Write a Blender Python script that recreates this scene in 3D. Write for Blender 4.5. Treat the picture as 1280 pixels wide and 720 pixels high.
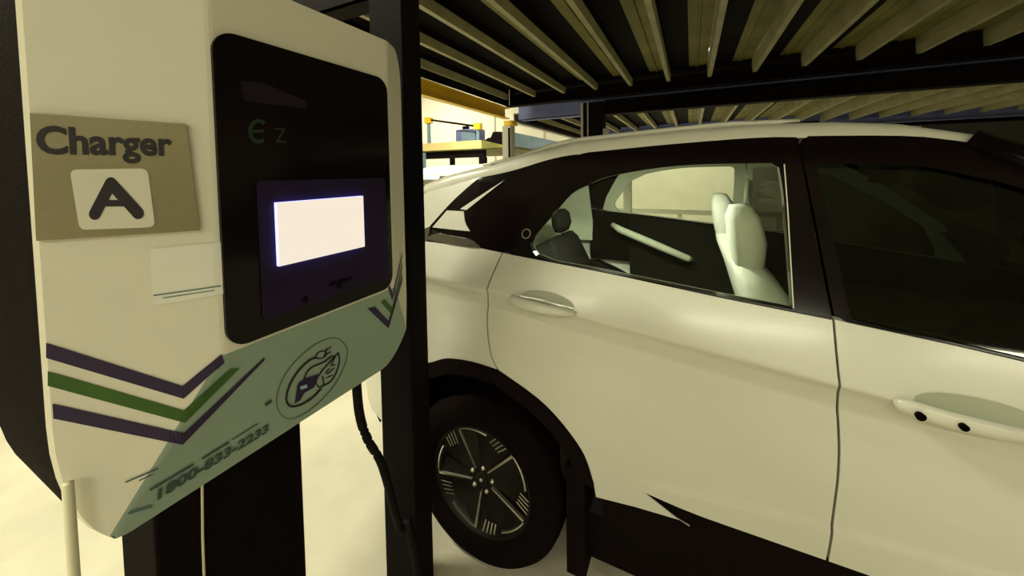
import bpy, bmesh, math, random
from mathutils import Vector, Matrix
random.seed(4)
for o in list(bpy.data.objects): bpy.data.objects.remove(o)
SC = bpy.context.scene
COL = SC.collection

# ------------------------------------------------------------------ camera
F, PX, PY, H = 460.0, 640.0, 236.0, 1.485          # focal length and principal point in pixels of 1280x720, eye height
YAW, TILT, ROLL = math.radians(26), math.radians(2.5), -0.015
fw = Vector((-math.sin(YAW)*math.cos(TILT), math.cos(YAW)*math.cos(TILT), -math.sin(TILT)))
r0 = Vector((math.cos(YAW), math.sin(YAW), 0)); u0 = r0.cross(fw)
CR = (r0*math.cos(ROLL)+u0*math.sin(ROLL)).normalized(); CU = CR.cross(fw)
EYE = Vector((0, 0, H))
cd = bpy.data.cameras.new('camera'); cam = bpy.data.objects.new('camera', cd); COL.objects.link(cam)
cam.matrix_world = Matrix(((CR.x, CU.x, -fw.x, EYE.x), (CR.y, CU.y, -fw.y, EYE.y), (CR.z, CU.z, -fw.z, EYE.z), (0, 0, 0, 1)))
cd.sensor_width = 36; cd.lens = F/1280*36; cd.shift_y = -(360-PY)/1280; cd.clip_start = 0.01
SC.camera = cam

# ------------------------------------------------------------------ world, exposure, lamps
w = bpy.data.worlds.new('world'); SC.world = w; w.use_nodes = True
bg = w.node_tree.nodes['Background']; bg.inputs[0].default_value = (1, .9, .7, 1); bg.inputs[1].default_value = 0.02
vs = SC.view_settings
vs.view_transform = 'Standard'; vs.look = 'None'; vs.gamma = 1; vs.use_curve_mapping = False
vs.exposure = 0.0
LAMP_COL = (1.0, .965, .71)
# ceiling tube lamps: (x, y, z, length along x, watts)
TUBES = [(-3.1, -.2, 3.95, 1.5, 150, 'nearest the charger stand'), (-3.6, 4.6, 3.95, 1.5, 170, 'beside the left wall'), (-7.2, 8.2, 4.7, 1.5, 270, 'above the far pale yellow platform'), (-.3, 8.6, 3.95, 1.5, 95, 'behind the rear ribbed platform'),
         (-1.6, -2.7, 3.2, 1.5, 36, 'behind the charger side'), (1.0, -2.7, 3.2, 1.5, 45, 'facing the car doors'), (3.6, -2.7, 3.2, 1.5, 36, 'facing the car bonnet')]

# ------------------------------------------------------------------ pixel helpers
def ray(px, py): return fw + CR*((px-PX)/F) - CU*((py-PY)/F)
def hit(px, py, ax, val):
    d = ray(px, py); return EYE + d*((val-EYE[ax])/d[ax])
def hitp(px, py, p0, n):
    d = ray(px, py); return EYE + d*((p0-EYE).dot(n)/d.dot(n))

# ------------------------------------------------------------------ materials
def mat(name, col, rough=.5, metal=0, coat=0, var=.06, scale=8, bump=0, bscale=60, emit=None, spec=None, kind='noise', col2=None):
    m = bpy.data.materials.new(name); m.use_nodes = True
    nt = m.node_tree; b = nt.nodes['Principled BSDF']
    tc = nt.nodes.new('ShaderNodeTexCoord'); nz = nt.nodes.new('ShaderNodeTexNoise')
    nz.inputs['Scale'].default_value = scale; nz.inputs['Detail'].default_value = 5
    nt.links.new(tc.outputs['Object'], nz.inputs['Vector'])
    cr = nt.nodes.new('ShaderNodeValToRGB')
    c2 = col2 or tuple(c*(1-var) for c in col)
    c1 = col if col2 else tuple(min(1, c*(1+var)) for c in col)
    cr.color_ramp.elements[0].position = .35; cr.color_ramp.elements[1].position = .65
    cr.color_ramp.elements[0].color = (*c2, 1); cr.color_ramp.elements[1].color = (*c1, 1)
    nt.links.new(nz.outputs['Fac'], cr.inputs['Fac']); nt.links.new(cr.outputs['Color'], b.inputs['Base Color'])
    b.inputs['Roughness'].default_value = rough; b.inputs['Metallic'].default_value = metal
    b.inputs['Coat Weight'].default_value = coat; b.inputs['Coat Roughness'].default_value = .16 if name == 'white_car_paint' else .04
    if spec is not None: b.inputs['Specular IOR Level'].default_value = spec
    if bump:
        n2 = nt.nodes.new('ShaderNodeTexNoise'); n2.inputs['Scale'].default_value = bscale; n2.inputs['Detail'].default_value = 6
        nt.links.new(tc.outputs['Object'], n2.inputs['Vector'])
        bp = nt.nodes.new('ShaderNodeBump'); bp.inputs['Strength'].default_value = bump; bp.inputs['Distance'].default_value = .01
        nt.links.new(n2.outputs['Fac'], bp.inputs['Height']); nt.links.new(bp.outputs['Normal'], b.inputs['Normal'])
    if emit:
        b.inputs['Emission Color'].default_value = (*emit[0], 1); b.inputs['Emission Strength'].default_value = emit[1]
    return m
def glassmat(name, tint, refl=.08):
    m = bpy.data.materials.new(name); m.use_nodes = True
    nt = m.node_tree; nt.nodes.clear()
    out = nt.nodes.new('ShaderNodeOutputMaterial'); mx = nt.nodes.new('ShaderNodeMixShader')
    tr = nt.nodes.new('ShaderNodeBsdfTransparent'); gl = nt.nodes.new('ShaderNodeBsdfGlossy'); lw = nt.nodes.new('ShaderNodeFresnel')
    lw.inputs['IOR'].default_value = 1.45
    tr.inputs[0].default_value = (*tint, 1); gl.inputs['Roughness'].default_value = .02; gl.inputs[0].default_value = (.9, .95, .9, 1)
    nt.links.new(lw.outputs[0], mx.inputs[0]); nt.links.new(tr.outputs[0], mx.inputs[1]); nt.links.new(gl.outputs[0], mx.inputs[2])
    nt.links.new(mx.outputs[0], out.inputs[0]); return m

M = {}
M['floor'] = mat('floor_concrete', (.62, .58, .46), .6, var=.1, scale=2.2, bump=.25, bscale=35)
M['wall'] = mat('wall_plaster', (.82, .78, .66), .8, var=.03, scale=3, bump=.08)
M['dark_wall'] = mat('unlit_wall_dark', (.03, .028, .022), .8, var=.1, scale=3)  # dark colour standing for the unlit right part of the back wall
M['ceil'] = mat('ceiling_concrete', (.42, .40, .34), .9, var=.08, scale=2, bump=.15)
M['paint'] = mat('white_car_paint', (.72, .72, .63), .34, coat=.5, var=.01, scale=1.2)
M['black_gloss'] = mat('gloss_black_trim', (.008, .005, .005), .14, var=.1, spec=.16)
M['black'] = mat('matt_black_plastic', (.008, .005, .005), .8, var=.15, scale=30, bump=.2, bscale=200, spec=.04)
M['tire'] = mat('tire_rubber', (.007, .0045, .0045), .9, var=.15, scale=20, bump=.2, spec=.04)
M['glass'] = glassmat('clear_car_glass', (.92, .97, .90))
M['dark_glass'] = glassmat('tinted_car_glass', (.10, .11, .085))
M['chrome'] = mat('machined_metal', (.72, .70, .58), .3, metal=.9, var=.03)
M['rimdark'] = mat('dark_rim', (.008, .006, .005), .5, var=.1, spec=.2)
M['seat'] = mat('beige_seat_cloth', (.80, .80, .68), .85, var=.03, scale=30, bump=.1, bscale=300)
M['trim'] = mat('pale_interior_trim', (.66, .70, .52), .7, var=.04, scale=12)
M['dark_int'] = mat('dark_interior_plastic', (.010, .009, .007), .8, var=.1, spec=.15)
M['lamp_red'] = mat('red_lens', (.45, .05, .03), .2, coat=.6, var=.05)
M['lens'] = mat('smoked_lamp_lens', (.10, .09, .07), .15, coat=1, var=.1)
M['deck'] = mat('deck_sheet', (.20, .19, .045), .6, var=.3, scale=3.5, bump=.15, bscale=40)
M['rib'] = mat('galvanised_rib', (.38, .36, .20), .5, var=.15, scale=6)
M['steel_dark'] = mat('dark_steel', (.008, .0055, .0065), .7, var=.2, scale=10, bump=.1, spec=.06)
M['steel_blue'] = mat('blue_steel', (.16, .19, .45), .45, var=.1, scale=5)
M['blue_pale'] = mat('blue_grey_paint', (.20, .30, .42), .5, var=.1, scale=5)
M['yellow'] = mat('yellow_paint', (.92, .60, .03), .45, var=.06, scale=4)
M['yellow_pale'] = mat('pale_yellow_paint', (.80, .66, .30), .5, var=.05, scale=4)
M['lilac'] = mat('galvanised_steel', (.55, .53, .58), .4, metal=.3, var=.1, scale=6)
M['grey_post'] = mat('grey_post_paint', (.55, .54, .48), .5, var=.05)
M['charger'] = mat('charger_white_paint', (.84, .81, .69), .55, var=.02, scale=3, bump=.03, bscale=400)
M['bezel'] = mat('gloss_black_glass', (.008, .005, .006), .12, var=.05, spec=.14)
M['lower'] = mat('charger_lower_grey_green', (.30, .40, .33), .55, var=.03, scale=3, bump=.03, bscale=400)  # even grey-green of the front faces below the bezel
M['sign'] = mat('brushed_sign_plate', (.30, .27, .17), .42, metal=.75, var=.1, scale=4, bump=.05, bscale=150)
M['tile'] = mat('white_sign_tile', (.78, .75, .64), .5, var=.01)
M['ink'] = mat('dark_violet_ink', (.012, .008, .014), .5, var=.05)
M['purple'] = mat('purple_stripe', (.022, .008, .055), .5, var=.08, scale=20)
M['green'] = mat('green_stripe', (.040, .115, .012), .5, var=.12, scale=20)
M['grey_ink'] = mat('faded_grey_ink', (.05, .075, .07), .6, var=.1)
M['teal_ink'] = mat('faded_teal_ink', (.10, .20, .20), .6, var=.1)
M['green_dim'] = mat('dim_green_print', (.016, .040, .018), .5, var=.05)
M['purple_dim'] = mat('dim_purple_print', (.009, .004, .014), .4, var=.05)
M['paper'] = mat('white_sticker', (.90, .89, .82), .55, var=.02)
M['skyblue'] = mat('light_blue_print', (.30, .50, .62), .5, var=.03)
M['screen'] = mat('lit_display', (.02, .02, .02), .4, var=.01, spec=.05, emit=((.93, .81, .66), 1.0))
M['glow'] = mat('glow_edge', (.02, .02, .03), .4, var=.01, emit=((.32, .36, 1.0), 3.2))  # added glowing edge that makes the halo round the screen
M['rim_violet'] = mat('violet_glow_surround', (.024, .015, .042), .6, var=.1, spec=.06)  # violet of the screen halo put into the plate colour
M['cable'] = mat('black_rubber_cable', (.006, .005, .005), .7, var=.1, spec=.15)
M['tube'] = mat('lamp_tube', (1, .95, .8), .4, var=.01, emit=(LAMP_COL, 6))
M['white_metal'] = mat('white_enamel', (.7, .68, .6), .4, var=.02)
M['pipe'] = mat('cream_plastic_pipe', (.74, .70, .48), .5, var=.03)

# ------------------------------------------------------------------ mesh helpers
def new(name, verts, faces, m, parent=None, smooth=False):
    me = bpy.data.meshes.new(name); me.from_pydata([tuple(v) for v in verts], [], faces); me.update()
    if smooth:
        for p in me.polygons: p.use_smooth = True
    if m: me.materials.append(m)
    o = bpy.data.objects.new(name, me); COL.objects.link(o)
    if parent: o.parent = parent
    return o
def from_bm(name, bm, m, parent=None, smooth=False):
    bmesh.ops.recalc_face_normals(bm, faces=bm.faces)
    me = bpy.data.meshes.new(name); bm.to_mesh(me); bm.free()
    if smooth:
        for p in me.polygons: p.use_smooth = True
    me.materials.append(m)
    o = bpy.data.objects.new(name, me); COL.objects.link(o)
    if parent: o.parent = parent
    return o
def tag(o, label=None, cat=None, group=None, kind=None):
    if label: o['label'] = label
    if cat: o['category'] = cat
    if group: o['group'] = group
    if kind: o['kind'] = kind
    return o
def empty(name, loc=(0, 0, 0)):
    o = bpy.data.objects.new(name, None); COL.objects.link(o); o.location = loc; o.empty_display_size = .1; return o
def bm_box(bm, lo, hi, bev=0):
    lo, hi = Vector(lo), Vector(hi); c = (lo+hi)/2; d = hi-lo
    r = bmesh.ops.create_cube(bm, size=1, matrix=Matrix.Translation(c) @ Matrix.Diagonal((d.x, d.y, d.z, 1)))
    if bev:
        es = list({e for v in r['verts'] for e in v.link_edges})
        bmesh.ops.bevel(bm, geom=es, offset=bev, segments=2, affect='EDGES', profile=.5)
def box(name, lo, hi, m, parent=None, bev=.004):
    bm = bmesh.new(); bm_box(bm, lo, hi, bev); return from_bm(name, bm, m, parent)
def bm_tube(bm, pts, rad, seg=10, cap=True):
    pts = [Vector(p) for p in pts]; rings = []
    for i, p in enumerate(pts):
        t = (pts[min(i+1, len(pts)-1)]-pts[max(i-1, 0)]).normalized()
        a = Vector((0, 0, 1)) if abs(t.z) < .9 else Vector((1, 0, 0))
        u = t.cross(a).normalized(); v = t.cross(u)
        r = rad[i] if isinstance(rad, (list, tuple)) else rad
        rings.append([bm.verts.new(p+(u*math.cos(k*2*math.pi/seg)+v*math.sin(k*2*math.pi/seg))*r) for k in range(seg)])
    for a, b in zip(rings, rings[1:]):
        for k in range(seg): bm.faces.new((a[k], a[(k+1) % seg], b[(k+1) % seg], b[k]))
    if cap: bm.faces.new(rings[0]); bm.faces.new(rings[-1])
def tube(name, pts, rad, m, parent=None, seg=10):
    bm = bmesh.new(); bm_tube(bm, pts, rad, seg); return from_bm(name, bm, m, parent, True)
def bezier(p0, p1, p2, p3, n=24):
    p0, p1, p2, p3 = map(Vector, (p0, p1, p2, p3))
    return [p0*(1-t)**3+p1*3*t*(1-t)**2+p2*3*t*t*(1-t)+p3*t**3 for t in [i/n for i in range(n+1)]]
def resample(P, n):
    P = [tuple(p) for p in P]; L = [0]
    for a, b in zip(P, P[1:]): L.append(L[-1]+math.dist(a, b))
    out = []; j = 0
    for i in range(n+1):
        t = L[-1]*i/n
        while j < len(P)-2 and L[j+1] < t: j += 1
        k = (t-L[j])/max(1e-9, L[j+1]-L[j]); out.append(tuple(a+(b-a)*k for a, b in zip(P[j], P[j+1])))
    return out
def interp(x, xs, ys):
    if x <= xs[0]: return ys[0]
    for i in range(len(xs)-1):
        if x <= xs[i+1]: return ys[i]+(ys[i+1]-ys[i])*(x-xs[i])/(xs[i+1]-xs[i])
    return ys[-1]
def curve(P, n=8):                                   # Catmull-Rom through 2-D points
    P = [tuple(p) for p in P]; out = []
    for i in range(len(P)-1):
        a = P[max(i-1, 0)]; b = P[i]; c = P[i+1]; d = P[min(i+2, len(P)-1)]
        for k in range(n):
            t = k/n
            out.append(tuple(.5*(2*q+(r-p)*t+(2*p-5*q+4*r-s)*t*t+(-p+3*q-3*r+s)*t**3) for p, q, r, s in zip(a, b, c, d)))
    out.append(P[-1]); return out
def lathe(name, prof, m, parent=None, seg=48, axis='y', centre=(0, 0, 0), smooth=True):
    bm = bmesh.new(); rings = []
    for r, h in prof:
        if r < 1e-6: rings.append([bm.verts.new((0, h, 0))])
        else: rings.append([bm.verts.new((r*math.cos(k*2*math.pi/seg), h, r*math.sin(k*2*math.pi/seg))) for k in range(seg)])
    for a, b in zip(rings, rings[1:]):
        for k in range(seg):
            q = [a[k % len(a)], a[(k+1) % len(a)], b[(k+1) % len(b)], b[k % len(b)]]
            q = list(dict.fromkeys(q))
            if len(q) > 2: bm.faces.new(q)
    if axis == 'z': bmesh.ops.rotate(bm, verts=bm.verts, matrix=Matrix.Rotation(math.pi/2, 3, 'X'))
    if axis == 'x': bmesh.ops.rotate(bm, verts=bm.verts, matrix=Matrix.Rotation(-math.pi/2, 3, 'Z'))
    bmesh.ops.translate(bm, verts=bm.verts, vec=centre)
    return from_bm(name, bm, m, parent, smooth)
def copy_tree(o, parent=None):
    c = o.copy(); COL.objects.link(c); c.parent = parent
    for ch in list(o.children): copy_tree(ch, c)
    return c

# ================================================================== the building
X0, X1, Y0, Y1, ZC = -10.5, 7.0, -5.0, 10.6, 5.4
def struct(name, lo, hi, m): return tag(box(name, lo, hi, m, bev=0), kind='structure')
struct('floor', (X0-.2, Y0-.2, -.2), (X1+.2, Y1+.2, 0), M['floor'])
struct('ceiling', (X0-.2, Y0-.2, ZC), (X1+.2, Y1+.2, ZC+.2), M['ceil'])
struct('wall_back', (X0-.2, Y1, 0), (X1+.2, Y1+.2, ZC), M['wall'])
struct('wall_front', (X0-.2, Y0-.2, 0), (X1+.2, Y0, ZC), M['wall'])
struct('wall_left', (X0-.2, Y0, 0), (X0, Y1, ZC), M['wall'])
struct('wall_right', (X1, Y0, 0), (X1+.2, Y1, ZC), M['wall'])

for i, (x, y, z, ln, wt, where) in enumerate(TUBES):
    r = empty('tube_lamp', (x, y, z))
    tag(r, 'slim white twin tube lamp hung from the ceiling ' + where, 'lamp', 'tube lamps over the ' + ('drive aisle' if y < 0 else 'parking bays'))
    bm = bmesh.new(); bm_box(bm, (-ln/2, -.09, 0), (ln/2, .09, .06), .008); from_bm('housing', bm, M['white_metal'], r)
    for s in (-1, 1): tube('tube', [(-ln/2+.03, s*.045, -.02), (ln/2-.03, s*.045, -.02)], .014, M['tube'], r)
    for s in (-1, 1): tube('hanger_rod', [(s*ln*.4, 0, .06), (s*ln*.4, 0, ZC-z)], .006, M['white_metal'], r, 6)
    ld = bpy.data.lights.new('tube_light', 'AREA'); ld.shape = 'RECTANGLE'; ld.size = ln; ld.size_y = .22; ld.energy = wt; ld.color = LAMP_COL
    lo = bpy.data.objects.new('tube_light', ld); COL.objects.link(lo); lo.parent = r; lo.location = (0, 0, -.045)
for x in (-5.75, -4.05, -2.6):
    tag(tube('conduit_pipe', [(x, Y1-.03, .02), (x, Y1-.03, ZC-.02)], .014, M['grey_post'], None, 8),
        'thin grey conduit running up the pale back wall', 'pipe', 'conduits on the back wall')

# ================================================================== parking platforms
PITCH = .28
def deck_mesh(y0, y1, kind):
    prof = {'rib': [(0, .05), (.004, 0), (.030, 0), (.034, .05), (.034, .10), (0, .10)],
            'shade_strip': [(.034, .05), (.038, .088), (.16, .096), (.16, .104), (.034, .104)],
            'sheet': [(.16, .094), (.205, .094), (.209, .086), (.217, .086), (.221, .094), (.278, .094), (.278, .102), (.16, .102)]}[kind]
    n = len(prof); v = [(x, y, z) for y in (y0, y1) for x, z in prof]
    f = [(i, (i+1) % n, n+(i+1) % n, n+i) for i in range(n)]+[tuple(range(n))[::-1], tuple(range(n, 2*n))]
    me = bpy.data.meshes.new('deck_'+kind); me.from_pydata(v, [], f); me.update()
    me.materials.append({'rib': M['rib'], 'shade_strip': M['steel_dark'], 'sheet': M['deck']}[kind]); return me  # dark strip painted where ribs cast shade, ribs paler as if lit
def platform(x0, x1, y0, y1, z, label, endm, sidem, end_h=(.10, .14)):
    r = empty('parking_platform', (x0, y0, z)); tag(r, label, 'platform')
    n = int((x1-x0-.12)/PITCH)
    for kind in ('rib', 'shade_strip', 'sheet'):
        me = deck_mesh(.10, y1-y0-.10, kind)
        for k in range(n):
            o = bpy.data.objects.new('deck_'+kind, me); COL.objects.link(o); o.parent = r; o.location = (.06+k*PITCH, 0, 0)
    def chan(name, lo, hi, m, ax):                                  # C channel open towards the deck
        bm = bmesh.new(); t = .008; lo = Vector(lo); hi = Vector(hi)
        if ax == 'y+': bm_box(bm, lo, (hi.x, lo.y+t, hi.z)); 
        elif ax == 'y-': bm_box(bm, (lo.x, hi.y-t, lo.z), hi)
        elif ax == 'x+': bm_box(bm, lo, (lo.x+t, hi.y, hi.z))
        else: bm_box(bm, (hi.x-t, lo.y, lo.z), hi)
        bm_box(bm, lo, (hi.x, hi.y, lo.z+t)); bm_box(bm, (lo.x, lo.y, hi.z-t), hi)
        return from_bm(name, bm, m, r)
    W, D = x1-x0, y1-y0
    chan('side_channel', (.06, 0, -.06), (W-.06, .09, .13), sidem, 'y+')
    chan('side_channel', (.06, D-.09, -.06), (W-.06, D, .13), sidem, 'y-')
    chan('end_channel', (0, 0, -end_h[0]), (.055, D, end_h[1]), endm, 'x+')
    chan('end_channel', (W-.055, 0, -end_h[0]), (W, D, end_h[1]), endm, 'x-')
    box('end_plate', (.056, .02, -.055), (.064, D-.02, .125), M['steel_dark'], r, .001)
    return r
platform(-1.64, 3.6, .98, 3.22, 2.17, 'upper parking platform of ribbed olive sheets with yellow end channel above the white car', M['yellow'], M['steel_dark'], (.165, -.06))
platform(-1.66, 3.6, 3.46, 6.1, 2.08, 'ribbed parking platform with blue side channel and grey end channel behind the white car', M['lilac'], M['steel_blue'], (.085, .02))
# frame steel
def ibeam(name, a, b, w, h, m, label, cat):
    a, b = Vector(a), Vector(b); t = .012; bm = bmesh.new()
    if abs(b.x-a.x) > abs(b.z-a.z):
        bm_box(bm, (a.x, a.y-w/2, a.z), (b.x, a.y+w/2, a.z+t)); bm_box(bm, (a.x, a.y-w/2, a.z+h-t), (b.x, a.y+w/2, a.z+h)); bm_box(bm, (a.x, a.y-t/2, a.z+t), (b.x, a.y+t/2, a.z+h-t))
    else:
        bm_box(bm, (a.x-h/2, a.y-w/2, a.z), (a.x-h/2+t, a.y+w/2, b.z)); bm_box(bm, (a.x+h/2-t, a.y-w/2, a.z), (a.x+h/2, a.y+w/2, b.z)); bm_box(bm, (a.x-h/2+t, a.y-t/2, a.z), (a.x+h/2-t, a.y+t/2, b.z))
    return tag(from_bm(name, bm, m), label, cat)
ibeam('steel_beam', (-.69, 3.34, 1.985), (3.44, 3.34, 1.985), .10, .125, M['steel_dark'], 'dark steel beam between the two ribbed parking platforms', 'beam')
ibeam('steel_beam', (-1.60, 6.2, 1.985), (3.44, 6.2, 1.985), .10, .125, M['steel_dark'], 'dark steel beam at the back edge of the rear platform', 'beam')
def column(x0, x1, y0, y1, z1, m, label, plate=True, group=None):
    r = empty('steel_column', ((x0+x1)/2, (y0+y1)/2, 0)); tag(r, label, 'column', group)
    hx, hy = (x1-x0)/2, (y1-y0)/2
    box('shaft', (-hx, -hy, .012), (hx, hy, z1), m, r, .003)
    if plate:
        box('base_plate', (-hx-.03, -hy-.03, 0), (hx+.03, hy+.03, .012), m, r, .002)
    return r
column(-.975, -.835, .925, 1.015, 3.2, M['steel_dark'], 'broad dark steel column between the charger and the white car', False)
# H column behind the car, pale outer flange edges
r = empty('steel_column', (-.80, 3.34, 0)); tag(r, 'dark steel column with pale flange edge under the beam behind the white car', 'column')
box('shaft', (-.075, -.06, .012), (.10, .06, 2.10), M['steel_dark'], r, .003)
box('flange', (-.098, -.07, .012), (-.076, .06, 2.10), M['lilac'], r, .002)
box('flange', (-.04, -.066, .012), (-.03, -.0605, 2.10), M['grey_post'], r, .001)
box('base_plate', (-.14, -.1, 0), (.14, .1, .012), M['steel_dark'], r, .002)
box('latch_bracket', (.10, -.07, 1.80), (.15, -.02, 1.86), M['grey_post'], r, .004)
r = empty('steel_column', (-1.63, 3.34, 0)); tag(r, 'slim pale grey post with black slot under the yellow channel', 'column')
box('shaft', (-.075, -.05, .012), (.02, .05, 1.955), M['grey_post'], r, .003)
box('slot', (-.008, -.054, .3), (.014, -.0505, 1.93), M['black'], r, .001)
box('cap', (-.05, -.06, 1.955), (.045, .06, 2.0), M['yellow'], r, .003)
box('base_plate', (-.12, -.1, 0), (.08, .1, .012), M['grey_post'], r, .002)
column(-.99, -.87, 6.14, 6.26, 1.98, M['grey_post'], 'pale grey column under the beam at the back of the rear platform')
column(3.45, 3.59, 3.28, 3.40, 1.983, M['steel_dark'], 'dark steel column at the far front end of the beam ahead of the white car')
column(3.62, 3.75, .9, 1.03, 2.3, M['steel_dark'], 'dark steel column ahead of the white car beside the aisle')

# far left stacker
ZP = 1.99
r = empty('parking_platform', (-6.6, 6.5, ZP)); tag(r, 'pale yellow edged parking platform with blue side at the back wall', 'platform')
box('front_channel', (0, 0, .0), (2.75, .06, .17), M['yellow_pale'], r)
new('corner_gusset', [(2.75, 0, .0), (3.42, 0, .0), (2.75, 0, .17), (2.75, .06, .0), (3.42, .06, .0), (2.75, .06, .17)],
    [(0, 1, 2), (5, 4, 3), (0, 3, 4, 1), (1, 4, 5, 2), (2, 5, 3, 0)], M['deck'], r)
box('side_panel', (3.36, .08, .02), (3.42, 2.9, .30), M['blue_pale'], r)
box('deck_plate', (0, .06, -.02), (3.36, 2.9, .04), M['deck'], r)
box('under_beam', (0, .1, -.17), (2.75, .2, -.02), M['steel_dark'], r)
box('support_leg', (2.62, .1, -ZP), (2.76, .22, -.17), M['steel_dark'], r)
box('support_leg', (3.26, 2.6, -ZP), (3.38, 2.72, -.02), M['steel_dark'], r)
box('support_leg', (.1, 2.6, -ZP), (.22, 2.72, -.02), M['steel_dark'], r)
box('support_leg', (.2, .1, -ZP), (.32, .22, -.17), M['steel_dark'], r)
bm = bmesh.new()
prof = [(2.98, .17), (3.10, .24), (3.16, .24), (3.22, .36), (3.40, .35), (3.44, .22), (3.42, .06), (3.12, .06)]
for y in (.3, .7): [bm.verts.new((x-.36, y, z)) for x, z in prof]
bm.verts.ensure_lookup_table(); n = len(prof)
bm.faces.new(bm.verts[:n]); bm.faces.new(bm.verts[n:])
for i in range(n): bm.faces.new((bm.verts[i], bm.verts[(i+1) % n], bm.verts[n+(i+1) % n], bm.verts[n+i]))
from_bm('drive_housing', bm, M['steel_dark'], r)
# guard rail with yellow caps standing on it
g = empty('guard_rail', (-5.27, 6.62, ZP+.04)); tag(g, 'black rod rail between two yellow capped posts on the far platform', 'rail')
for dx, h in ((0, .58), (1.28, .36)):
    box('post', (dx-.03, -.03, .0), (dx+.03, .03, h), M['blue_pale'], g); box('cap', (dx-.075, -.06, h), (dx+.075, .06, h+.13), M['yellow'], g)
tube('rod', [(.08, 0, .65), (1.2, 0, .44)], .022, M['black'], g, 8)
mb = empty('motor_box', (-4.47, 6.95, ZP+.04)); tag(mb, 'blue motor box standing on the far pale yellow platform', 'motor')
box('housing', (-.22, -.15, 0), (.35, .2, .42), M['steel_blue'], mb, .03); box('cover', (-.05, -.17, .06), (.3, -.152, .36), M['blue_pale'], mb, .005); box('junction', (-.1, -.05, .42), (.02, .06, .50), M['black'], mb, .008)
p = empty('guide_post', (-5.2, 6.3, 0)); tag(p, 'slim light blue guide post below the far platform beside the dark column', 'post')
box('shaft', (-.05, -.05, .01), (.05, .05, 1.94), M['blue_pale'], p); box('foot', (-.1, -.1, 0), (.1, .1, .01), M['blue_pale'], p, .002); box('bracket', (-.035, -.06, 1.5), (.035, -.051, 1.9), M['black'], p, .002)

# ================================================================== the charger
A = .70
K = A/.75
yL, yR = .354*K, .772*K                               # folds of the front
UND = .066*K
zT, zB, zG = H+.365*K, hit(372, 530, 0, -A-UND).z, H-.318*K  # top, bottom and start of the undercut
LA = math.radians(25.3)
nL = Vector((math.cos(LA), -math.sin(LA), 0)); dL = Vector((math.sin(LA), math.cos(LA), 0))
nR = Vector((math.cos(LA), math.sin(LA), 0)); dR = Vector((-math.sin(LA), math.cos(LA), 0))
pF = Vector((-A, yL, zG)); nF = Vector((1, 0, 0))
gd = Vector((-UND, 0, zB-zG)).normalized(); nG = Vector((-gd.z, 0, gd.x)); nG = nG if nG.x > 0 else -nG
pR = Vector((-A, yR, zG))
PLANES = [(pF, nF), (pF, nL), (pR, nR), (pF, nG)]
def cb(px, py, lift=.0012):                          # pixel -> point on the charger body
    d = ray(px, py); best = (-1, None)
    for p0, n in PLANES:
        if d.dot(n) < 0:
            t = (p0-EYE).dot(n)/d.dot(n)
            if t > best[0]: best = (t, n)
    return EYE+d*best[0]+best[1]*lift
ch = empty('ev_charger', (-A-.25, (yL+yR)/2, 0))
tag(ch, 'white electric car charger with lit screen, purple and green chevrons on a dark stand', 'charger')
ORG = ch.location.copy()
def Lc(v): return Vector(v)-ORG
WP = .205*K
def plan(z):
    x = -A if z >= zG else -A-UND*(zG-z)/(zG-zB)
    k = (-A-x)/math.sin(LA)                          # folds slide outwards along the wings in the undercut
    rr = .21*K; cut = 0
    if z < zB+rr: cut = rr*(1-math.sqrt(max(0, 1-((zB+rr-z)/rr)**2)))
    if z > zT-.11*K: cut = .11*K*(1-math.sqrt(max(0, 1-((z-zT+.11*K)/(.11*K))**2)))
    w = WP-cut*.36; wr = .115*K-cut*.5
    def side(y0, d, w):                              # fold point and outer end of one wing
        if w > k+.004: return Vector((-A, y0, z))+d*k, Vector((-A, y0, z))+d*w
        e = Vector((x, y0+d.y*w, z)); return e, e+Vector((-.004, math.copysign(.002, d.y), 0))
    fl, el = side(yL, -dL, w); fr, er = side(yR, dR, wr)
    return el, fl, fr, er
zs = [zB+.21*K*(1-math.cos(math.pi/2*i/8)) for i in range(9)]+[zG-.004, zG, zG+.004]
zs += [zG+(zT-.11*K-zG)*i/4 for i in range(1, 5)]+[zT-.11*K+.11*K*math.sin(math.pi/2*i/7) for i in range(1, 8)]
zs = sorted(set(round(z, 5) for z in zs))
v, f = [], []
BACK = -A-.36
for z in zs:
    a, b, c, d = plan(z)
    e = .006
    row = [Vector((BACK, a.y, z)), Vector((a.x-.012, a.y+.001, z)), a-(a-b).normalized()*.004, a+(b-a)*.5,
           b+(a-b).normalized()*e, b+Vector((-.0008, 0, 0)), b+(c-b).normalized()*e, c+(b-c).normalized()*e, c+Vector((-.0008, 0, 0)), c+(d-c).normalized()*e,
           d+(c-d)*.5, d+(c-d).normalized()*.004, Vector((d.x-.012, d.y-.001, z)), Vector((BACK, d.y, z))]
    v += [Lc(q) for q in row]; n = len(row)
for i in range(len(zs)-1):
    for k in range(n): f.append((i*n+k, i*n+(k+1) % n, (i+1)*n+(k+1) % n, (i+1)*n+k))
f.append(tuple(range(n))[::-1]); f.append(tuple(range((len(zs)-1)*n, len(zs)*n)))
body = new('body', v, f, M['charger'], ch)
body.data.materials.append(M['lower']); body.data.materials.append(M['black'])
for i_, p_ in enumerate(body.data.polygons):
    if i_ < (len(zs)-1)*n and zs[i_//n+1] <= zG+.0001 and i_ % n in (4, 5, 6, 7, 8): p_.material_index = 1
    if i_ >= (len(zs)-1)*n or i_ % n in (0, n-2, n-1): p_.material_index = 2

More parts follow.
